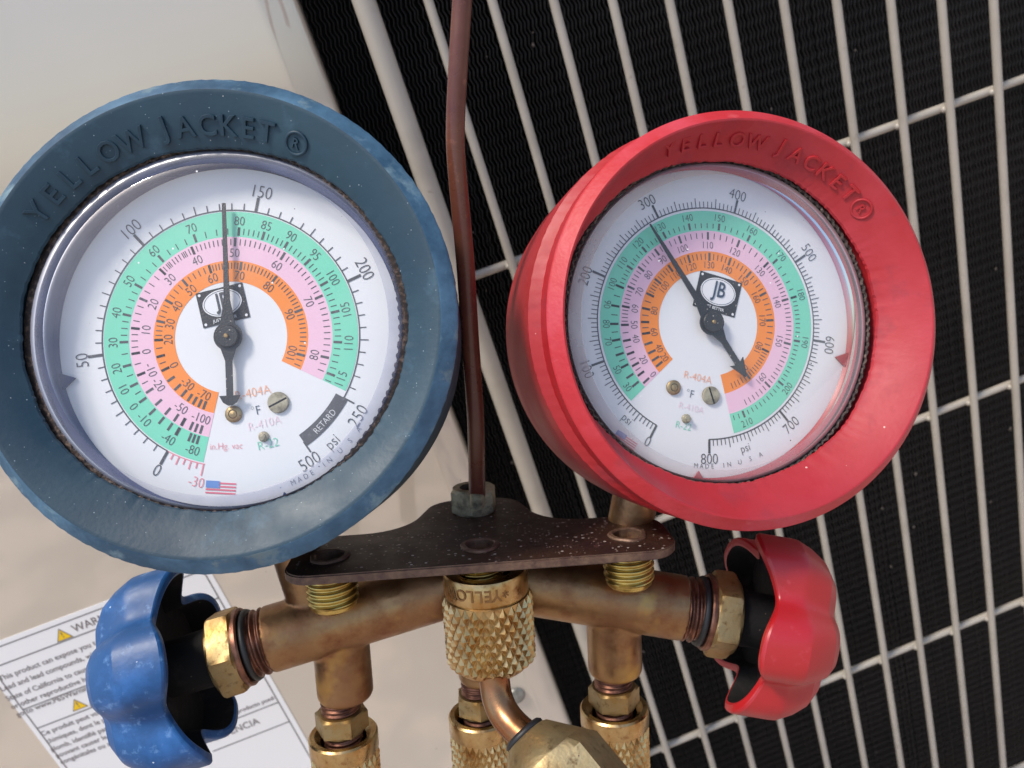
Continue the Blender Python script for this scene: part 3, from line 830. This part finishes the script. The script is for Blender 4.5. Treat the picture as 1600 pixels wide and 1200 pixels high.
bmesh.ops.recalc_face_normals(bm, faces=bm.faces)
bm.normal_update()
for f_ in bm.faces:
    f_.material_index = 1 if abs(f_.normal.y) < .5 else 0
be = [e for e in bm.edges if len(e.link_faces) == 2 and e.calc_face_angle(0) > 1.0]
bmesh.ops.bevel(bm, geom=be, offset=.35*S, segments=2, affect='EDGES', material=1)
me = bpy.data.meshes.new('bracket_plate'); bm.to_mesh(me); bm.free()
me.materials.append(M['plate']); me.materials.append(M['plate_edge'])
me.polygons.foreach_set('use_smooth', [True]*len(me.polygons)); me.set_sharp_from_angle(angle=math.radians(40))
plate = bpy.data.objects.new('bracket_plate', me); COL.objects.link(plate); place(plate, man, CM @ mm(G))
for hx in HOLES:
    obj('eyelet', MB().add(*lathe([(3.38, -1.5), (3.38, .35), (3.7, .6), (4.5, .55), (4.8, .2), (4.8, -.1)], 32, lambda r, z, a, h=hx: r+.18*math.sin(3*a+h)+.1*math.sin(7*a))), M['plate_edge'], man, G @ frame((hx, 0, 0), (0, 1, 0), (1, 0, 0)))
    obj('storage_stub', MB().add(*thread(6.3 if hx else 5.6, .75, 1.75, th, 11.5 if hx else 12, 48)).add(*lathe([(5.7, 11.4), (5.6, 12.2), (4.9, 12.9), (.01, 12.9)] if hx else [(4, 11.8), (.01, 12.2)], 48)), M['gold_thread'], man, G @ frame((hx, 0, 0), (0, -1, 0), (1, 0, 0)), angle=60)
# hook nut and hook
HP = Vector((-1.0, 0, -27.5))
obj('hook_nut', MB().add(*hexnut(6.6, .02, 7.0, math.radians(22), .5, bore=3.6)), M['steel'], man, G @ frame(HP, (0, 1, 0), (1, 0, 0)), angle=25)
obj('nut_thread', MB().add(*lathe([(3.7, 1), (3.7, 5.5), (2.2, 5.6), (.01, 5.6)], 24)), M['grime'], man, G @ frame(HP, (0, 1, 0), (1, 0, 0)))
hp = [(746, 772, 212), (745, 745, 209), (743, 650, 203), (734, 520, 196), (727, 410, 190), (718, 310, 186), (712, 235, 183), (712, 180, 181), (716, 100, 178), (722, 0, 175), (727, -90, 172), (733, -200, 169)]
hpath = [Gi @ U(*p) for p in hp]
up_ = (hpath[-1]-hpath[-2]).normalized()
last = hpath[-1]
for k in range(1, 9):
    a = k/8*math.pi
    hpath.append(last + up_*(16*math.sin(a)+6) + Vector((0, 0, -1))*(16-16*math.cos(a)))
obj('hook_rod', MB().add(*tube(smoothpath(hpath, 6), 2.2, 24)), M['vinyl'], man, G, angle=180)
obj('bare_rod_end', MB().add(*tube([Gi @ U(746, 790, 213), Gi @ U(745, 744, 208.8)], 2.0, 20)), M['steel'], man, G, angle=60)

# --- port fittings (part of the manifold)
def fitting(P0, r, hexr, spin, name):
    X0 = G @ downframe(P0)
    f_ = sub('port_fitting', man, X0)
    obj('neck_thread', MB().add(*thread(r, .5, 1.3, -.5, 4.2, 48)), M['copper_thread'], f_, X0, angle=60)
    obj('hex_collar', MB().add(*hexnut(hexr, 3.4, 9.0, math.radians(spin), .6)), M['dull_brass'], f_, X0, angle=25)
    obj('flare_thread', MB().add(*thread(r, .5, 1.5, 8.8, 17, 48)), M['copper_thread'], f_, X0, angle=60)
fitting(plb, 5.2, 7.1, 2, 'a')
fitting(prb, 5.2, 6.9, 8, 'b')
fitting(pcb, 4.9, 6.6, 30, 'c')

# ------------------------------------------------------------------ hoses
def coupling(parent, X0, r, z0, letters=False, kn=True):
    """knurled nut: local z points along the hose, away from the port"""
    obj('collar', MB().add(*lathe([(6.1, z0+4), (6.1, z0+1.6), (r-1.6, z0), (r-.4, z0), (r, z0+.5), (r, z0+4.6), (r-.2, z0+4.9), (r-.6, z0+5.0)], 72)), M['brass'], parent, X0)
    mbk = MB().add(*knurl(r-.7, .65, 28, 4.1, z0+5.0, z0+21.5), smooth=False)
    mbk.add(*lathe([(r-.6, z0+5.0), (r-.72, z0+5.2), (r-.72, z0+21), (r-1.3, z0+22.3), (5.0, z0+22.6)], 72))
    obj('knurled_grip', mbk, M['brass'], parent, X0, angle=10)
def hose(label, P0, r, z0):
    X0 = G @ downframe(P0)
    h = root('charging_hose', label, 'hose', X0 @ T(0, 0, z0), group='hoses screwed to the manifold ports')
    coupling(h, X0, r, z0)
    obj('hose_sleeve', MB().add(*lathe([(5.6, z0+22), (5.6, z0+34), (5.2, z0+90)], 32, cap1=True)), M['black_rubber'], h, X0)
hose('hose with a brass knurled coupling under the left port, beside the blue knob', plb, 9.2, 10.0)
hose('hose with a brass knurled coupling under the right port, before the grille', prb, 9.3, 9.6)
hose('hose with a brass knurled coupling half hidden behind the copper elbow', pcb, 8.8, 9.6)

NA = Vector((0.012, -1, -.02)).normalized()
NXo = G @ frame(Vector((.9, -5.4, 0)), NA, (1, 0, 0))
stow = root('stowed_hose', 'hose end parked on the middle stub, brass knurled nut with a copper elbow', 'hose', NXo)
rN = 10.4
obj('nut_collar', MB().add(*lathe([(6.3, 6), (6.3, 1.2), (7.2, .3), (rN-1.1, 0), (rN-.3, .25), (rN, .9), (rN, 5.8), (rN-.15, 6.3), (rN-.5, 6.6)], 96)), M['brass'], stow, NXo)
glyphs([(c, 4.1, .10, .06, .95) for c in 'YELOWJ*'])
for c, off in zip('*YELLOW J', (25, 13, 1, -11, -23, -36, -54, None, -78)):
    if off is None: continue
    v, f, _, _ = _fc[(c, 4.1, .10, .06, .95)]
    a = math.radians(off)
    # front of the nut is towards the viewer (+z of G); letters stand upside down
    pos = Vector((rN*math.sin(a), 0, rN*math.cos(a)))
    LX = G @ T(.9, -5.4, 0) @ T(pos.x, -3.3, pos.z) @ Matrix.Rotation(a, 4, 'Y') @ RZ(math.pi)
    obj('stamped_letter', MB().add(v, f, smooth=False), M['stamp'], stow, LX)
grip = lambda r, z: r if z < 23.6 else r-(z-23.6)*.8
mbk = MB().add(*knurl(rN+.05, .8, 28, 4.2, 6.5, 25.4, grip), smooth=False)
mbk.add(*lathe([(rN-.4, 6.4), (rN, 6.7), (rN, 23.6), (rN-1.2, 25.4), (rN-2.4, 26.4), (6.2, 26.8), (6.0, 25)], 96))
obj('knurled_grip', mbk, M['brass'], stow, NXo, angle=10)
ep = [(771, 1040, 193), (773, 1066, 193), (777, 1090, 192), (786, 1112, 190.5), (800, 1131, 188.5), (818, 1148, 186), (834, 1160, 184)]
epath = smoothpath([Gi @ U(*p) for p in ep], 6)
obj('elbow_tube', MB().add(*tube(epath, 3.75, 32)), M['copper'], stow, G, angle=180)
va = (Vector((.62, -.62, .40))).normalized()
VX = frame(U(818, 1146, 186.2), va, (0, 1, 0))
obj('joint_seal', MB().add(*lathe([(3.6, -.3), (4.7, -.5), (5.3, .1), (5.3, .9), (4.6, 1.3), (3.6, 1.2)], 40)), M['black_rubber'], stow, VX, angle=80)
obj('valve_shoulder', MB().add(*lathe([(3.0, .9), (5.4, .9), (6.2, 1.3), (10.9, 7.6), (11.2, 8.3), (11.2, 9.0)], 64, cap0=True)), M['pale_brass'], stow, VX)
obj('valve_hex', MB().add(*hexnut(13.6, 8.0, 34, math.radians(14), 1.6)), M['pale_brass'], stow, VX, angle=25)

# ------------------------------------------------------------------ condenser unit (world axes, millimetres from the camera)
WF = RCW.transposed().to_4x4()               # frame whose axes are the world's, in camera axes
def onY(px, py, y):
    d = RCW @ Vector(((px-800)/F, (600-py)/F, -1.0))
    return d*(y/d.y)
YR, YP = 300.0, 292.0
unit = root('condenser_unit', 'beige outdoor condenser with a wire grille over black coil fins', 'air conditioner', None, world=Matrix.Translation((0, YR*S, .0)))
ZLO, ZHI = -740.0, 330.0
xe = onY(500, 115, YP).x
xe2 = onY(880, 1085, YP).x
print('panel edge', xe, xe2)
xe = (xe+xe2)/2
# panel: front sheet folded round its edge into the coil recess
prof = [(-330, YP+60), (-330, YP+4)]
for k in range(6):
    a = math.pi+math.pi/2*k/5; prof.append((-326+4*math.cos(a), YP+4+4*math.sin(a)))
RF = 7.5
prof += [(xe-13.0, YP), (xe-12.0, YP+.06), (xe-11.0, YP+.3), (xe-3.0, YP+3.1), (xe-1.6, YP+3.8), (xe-.6, YP+4.9), (xe-.1, YP+6.4)]
prof.append((xe, YP+46))
mb = MB(); n = len(prof)
mb.add([(x, y, ZLO) for x, y in prof]+[(x, y, ZHI) for x, y in prof], [(i, i+1, n+i+1, n+i) for i in range(n-1)])
obj('cabinet_panel', mb, M['panel'], unit, WF, angle=60)
ps = onY(806, 1086, YP)
obj('panel_screw', MB().add(*lathe([(4.4, 0), (4.4, .8), (3.9, 1.5), (2.2, 2.1), (.01, 2.3)], 32)), M['galv'], unit, WF @ frame((ps.x, YP, ps.z), (0, -1, 0)))
# grille
tops = [(667, .33), (767, .30), (864, .265), (955, .235), (1042, .21), (1135, .176), (1224, .144), (1307, .113), (1391, .097), (1471, .067), (1552, .057)]
xs = [(onY(x0, 0, YR).x+onY(x0+s_*300, 300, YR).x)/2 for x0, s_ in tops]
print('rods', [round(x, 1) for x in xs], [round(b-a, 1) for a, b in zip(xs, xs[1:])])
pitch = (xs[-1]-xs[0])/10
xs = [x*.6+.4*(xs[0]+pitch*i) for i, x in enumerate(xs)] + [xs[-1]+pitch*k for k in (1, 2, 3)]
def rod(x, r, y):
    mb = MB().add(*tube([(x, y, ZLO+20), (x, y, -420), (x, y, -200), (x, y, 0), (x, y, ZHI-20)], r, 20))
    obj('grille_wire', mb, M['wire'], unit, WF, angle=80)
xa = (onY(588, 50, YR).x+onY(674, 300, YR).x)/2-.6
mb = MB().add(*tube([(xa, YR-3, ZLO+20), (xa, YR-3, ZHI-20)], 3.9, 24)); obj('grille_end_bar', mb, M['wire'], unit, WF, angle=80)
for x in xs: rod(x, 1.7, YR)
for (px, py) in ((1600, 122), (1600, 590), (1600, 936), (1592, 1197)):
    z = onY(px, py, YR+4).z
    mb = MB().add(*tube([(xa, YR+3.4, z), (120, YR+3.4, z), (xs[-1]+15, YR+3.4, z)], 1.75, 20))
    for x in xs:
        mb.add(*lathe([(.01, -1.5), (1.3, -.9), (1.75, 0), (1.3, .9), (.01, 1.5)], 10), T(x+1.2, YR+1.9, z+.6))
        mb.add(*lathe([(.01, -1.5), (1.2, -.9), (1.6, 0), (1.2, .9), (.01, 1.5)], 10), T(x-1.3, YR+1.9, z-.5))
    obj('cross_wire', mb, M['wire'], unit, WF, angle=80)
zt = onY(1600, 122, YR+4).z
obj('cross_wire', MB().add(*tube([(xa, YR+3.4, zt+125), (xs[-1]+15, YR+3.4, zt+125)], 1.75, 20)), M['wire'], unit, WF, angle=80)
# lid, flank and back of the cabinet
def box(name, x0, x1, y0, y1, z0, z1, m):
    b_ = bmesh.new(); bmesh.ops.create_cube(b_, size=1.0)
    for v in b_.verts: v.co = Vector((((x0+x1)/2+v.co.x*(x1-x0)), ((y0+y1)/2+v.co.y*(y1-y0)), ((z0+z1)/2+v.co.z*(z1-z0))))*S
    bmesh.ops.bevel(b_, geom=list(b_.edges), offset=3*S, segments=2, affect='EDGES')
    me = bpy.data.meshes.new(name); b_.to_mesh(me); b_.free(); me.materials.append(m)
    o = bpy.data.objects.new(name, me); COL.objects.link(o); place(o, unit, CM @ mm(WF)); return o
XR_ = xs[-1]+22
box('cabinet_lid', -338, XR_+40, YP-6, YP+640, ZHI+.5, ZHI+34, M['panel'])
box('side_panel', XR_, XR_+32, YP+2, YP+630, ZLO, ZHI, M['panel'])
box('back_panel', -329, XR_-1, YP+600, YP+629, ZLO, ZHI, M['panel'])
box('base_pan', -329, XR_-1, YP+48, YP+599, ZLO-60, ZLO+22, M['panel'])
# coil fins: thin corrugated strips, too fine to count
YC = YR+26
x0f, x1f = xe-25, xs[-1]+20
fp = 1.65
nf = int((x1f-x0f)/fp)
zz = np.arange(-620.0, 190.0, 1.3)
per = 5.2
wv = .50*np.sin(2*np.pi*zz/per)+.08*np.sin(6*np.pi*zz/per)
rng = np.random.default_rng(4)
V = []; 
ns = len(zz)
allv = np.zeros((nf, ns, 4, 3), np.float32)
for i in range(nf):
    x = x0f+i*fp+rng.normal(0, .10)
    bend = .5*np.sin(zz/37.0+i*.05)+rng.normal(0, .06, ns).cumsum()*.02
    yj = rng.normal(0, .15)
    for k, (dx, dy) in enumerate(((-.26, 6.0), (-.22, 0), (.22, 0), (.26, 6.0))):
        allv[i, :, k, 0] = x+wv+bend+dx
        allv[i, :, k, 1] = YC+dy+yj + .35*np.sin(zz/9.0)
        allv[i, :, k, 2] = zz
idx = np.arange(nf*ns*4).reshape(nf, ns, 4)
q = []
for k in range(3):
    a = idx[:, :-1, k]; b = idx[:, :-1, k+1]; c = idx[:, 1:, k+1]; d = idx[:, 1:, k]
    q.append(np.stack([a, b, c, d], -1).reshape(-1, 4))
q = np.concatenate(q)
me = bpy.data.meshes.new('coil_fins')
me.vertices.add(nf*ns*4); me.vertices.foreach_set('co', (allv.reshape(-1)*S))
me.loops.add(q.size); me.loops.foreach_set('vertex_index', q.reshape(-1).astype(np.int32))
me.polygons.add(len(q)); me.polygons.foreach_set('loop_start', np.arange(0, q.size, 4, dtype=np.int32))
me.update(); me.validate(); me.materials.append(M['fin'])
fo = bpy.data.objects.new('coil_fins', me); COL.objects.link(fo); place(fo, unit, CM @ mm(WF)); fo['kind'] = 'stuff'
mb = MB().add([(x0f-5, YC+7.5, -640), (x1f+5, YC+7.5, -640), (x1f+5, YC+7.5, 200), (x0f-5, YC+7.5, 200)], [(0, 1, 2, 3)], smooth=False)
mb.add([(x0f-5, YC+14, -640), (x1f+5, YC+14, -640), (x1f+5, YC+14, 200), (x0f-5, YC+14, 200)], [(3, 2, 1, 0)], smooth=False)
for i_, j_ in ((0, 1), (1, 2), (2, 3), (3, 0)): mb.f.append((i_, j_, 4+j_, 4+i_)); mb.m.append(0); mb.sm.append(False)
obj('coil_core', mb, M['coil_back'], unit, WF)

rl = random.Random(11)
mb = MB()
for k in range(70):
    x = rl.uniform(x0f+30, xs[-1]); z = rl.uniform(-330, 120); r0 = rl.uniform(.35, 1.1); a0 = rl.uniform(0, 6.3); n = 7
    ring = [(x+r0*rl.uniform(.5, 1.2)*math.cos(a0+2*math.pi*i/n)*rl.uniform(.5, 1), YC-.5+rl.uniform(-.3, .1), z+r0*rl.uniform(.5, 1.5)*math.sin(a0+2*math.pi*i/n)) for i in range(n)]
    mb.add(ring+[(x, YC-.95, z), (x, YC+.3, z)], [(i, (i+1) % n, n) for i in range(n)]+[((i+1) % n, i, n+1) for i in range(n)])
obj('lint_flecks', mb, M['lint'], unit, WF, kind='stuff')

# ------------------------------------------------------------------ sticker
YS = YP-.25
def st(px, py): return onY(px, py, YS)
TL = st(-50, 1009); TR = st(327, 889)
stx0 = TL.x; stx1 = TR.x; stz = (TL.z+TR.z)/2
print('sticker', TL, TR)
W_ = stx1-stx0; H_ = 150.0
stk = sub('warning_label', unit, WF @ T(stx0, YS, stz))
SX = WF @ Matrix(((1, 0, 0, stx0), (0, 0, -1, YS), (0, 1, 0, stz), (0, 0, 0, 1)))   # local x right, y up, z out of the panel
def srect(mb, x0, y0, x1, y1, z=.06, mi=0):
    mb.add([(x0, y0, z), (x1, y0, z), (x1, y1, z), (x0, y1, z)], [(0, 1, 2, 3)], mi=mi, smooth=False)
ro = rounded([(0, 0), (W_, 0), (W_, -H_), (0, -H_)], [4]*4, 6)
nr = len(ro)
mb = MB().add([(x, y, 0) for x, y in ro]+[(x, y, -.2) for x, y in ro], [tuple(range(nr))[::-1]]+[(i, (i+1) % nr, nr+(i+1) % nr, nr+i) for i in range(nr)], smooth=False)
obj('label_paper', mb, M['sticker'], stk, SX)
def sl_(px, py):
    p = st(px, py); return p.x-stx0, p.z-stz
mid = W_*.50
lines = MB()
ri = rounded([(2.2, -2.4), (W_-2.4, -2.4), (W_-2.4, -H_+2.4), (2.2, -H_+2.4)], [3]*4, 5)
for i in range(len(ri)):
    a = Vector(ri[i]).to_3d(); b = Vector(ri[(i+1) % len(ri)]).to_3d(); d = (b-a)
    if d.length < 1e-6: continue
    nrm = Vector((-d.y, d.x, 0)).normalized()*.28
    lines.add([tuple(a-nrm), tuple(b-nrm), tuple(b+nrm), tuple(a+nrm)], [(0, 1, 2, 3)], T(0, 0, .06), smooth=False)
ys = [sl_(p, q)[1] for p, q in ((60, 1017), (80, 1092), (100, 1122))]
print('sticker lines', ys)
for y in ys: srect(lines, 2.2, y-.3, mid+10, y+.3)
for (px, py) in ((352, 930), (420, 1103), (445, 1130)):
    x, y = sl_(px, py); srect(lines, mid+10, y-.3, W_-2.4, y+.3)
obj('rule_lines', lines, M['sticker_line'], stk, SX, kind='stuff')
# words
tw = [('WARNING', 113, 983, 5.0, 'L'), ('This product can expose you to', -1, 1062, 3.5, 'L'), ('Lead and lead compounds, which', 2, 1078, 3.5, 'L'), ('State of California to cause', 10, 1092, 3.5, 'L'), ('or other reproductive harm. For', 18, 1106, 3.5, 'L'), ('go to www.P65Warnings.ca.gov', 26, 1118, 3.5, 'L'),
      ('AVERTISSEMENT', 138, 1100, 5.0, 'L'), ('Ce produit peut vous exposer', 65, 1148, 3.4, 'L'), ('chimiques, dont le plomb et', 73, 1160, 3.4, 'L'), ('plomb, identifié par la', 80, 1172, 3.4, 'L'), ('pouvant causer le cancer', 88, 1182, 3.4, 'L'), ('congénitales ou autres', 95, 1192, 3.4, 'L'),
      ('ADVERTENCIA', 300, 1166, 5.0, 'L'), ('Este producto puede', 352, 1120, 3.0, 'L')]
cu_jobs = [(t, s, 0, .03, .92) for (t, px, py, s, al) in tw]
glyphs(cu_jobs)
for (t, px, py, s, al) in tw:
    v, f, wd, ht = _fc[(t, s, 0, .03, .92)]
    x, y = sl_(px, py)
    lim = mid+11 if x < mid else W_-3
    keep = T(x+wd/2, y, .09)
    # words run on under the knob; those that would leave the paper are cut at the column edge
    vs = [keep @ Vector(p) for p in v]
    fs = [fc for fc in f if max(vs[i].x for i in fc) < max(lim, x+4) and max(vs[i].x for i in fc) < W_-2.6]
    if fs: obj('printed_line', MB().add([tuple(p) for p in vs], fs, smooth=False), M['sticker_ink'], stk, SX)
for (px, py, s) in ((97, 991, 6.0), (121, 1100, 6.0)):
    x, y = sl_(px, py)
    mb = MB()
    mb.add([(-s*.56, -s*.46, .08), (s*.56, -s*.46, .08), (0, s*.5, .08)], [(0, 1, 2)], T(x, y, 0), mi=1, smooth=False)
    mb.add([(-s*.46, -s*.40, .12), (s*.46, -s*.40, .12), (0, s*.38, .12)], [(0, 1, 2)], T(x, y, 0), mi=0, smooth=False)
    srect(mb, x-.22, y-.5, x+.22, y+1.2, .16, 1); srect(mb, x-.22, y-1.6, x+.22, y-1.0, .16, 1)
    obj('hazard_triangle', mb, [M['yellow'], M['sticker_ink']], stk, SX)

# ------------------------------------------------------------------ ground
g = bpy.data.meshes.new('ground'); R = 60.0
g.from_pydata([(-R, -R, 0), (R, -R, 0), (R, R, 0), (-R, R, 0)], [], [(0, 1, 2, 3)]); g.materials.append(M['concrete'])
go = bpy.data.objects.new('ground', g); COL.objects.link(go); go['kind'] = 'structure'
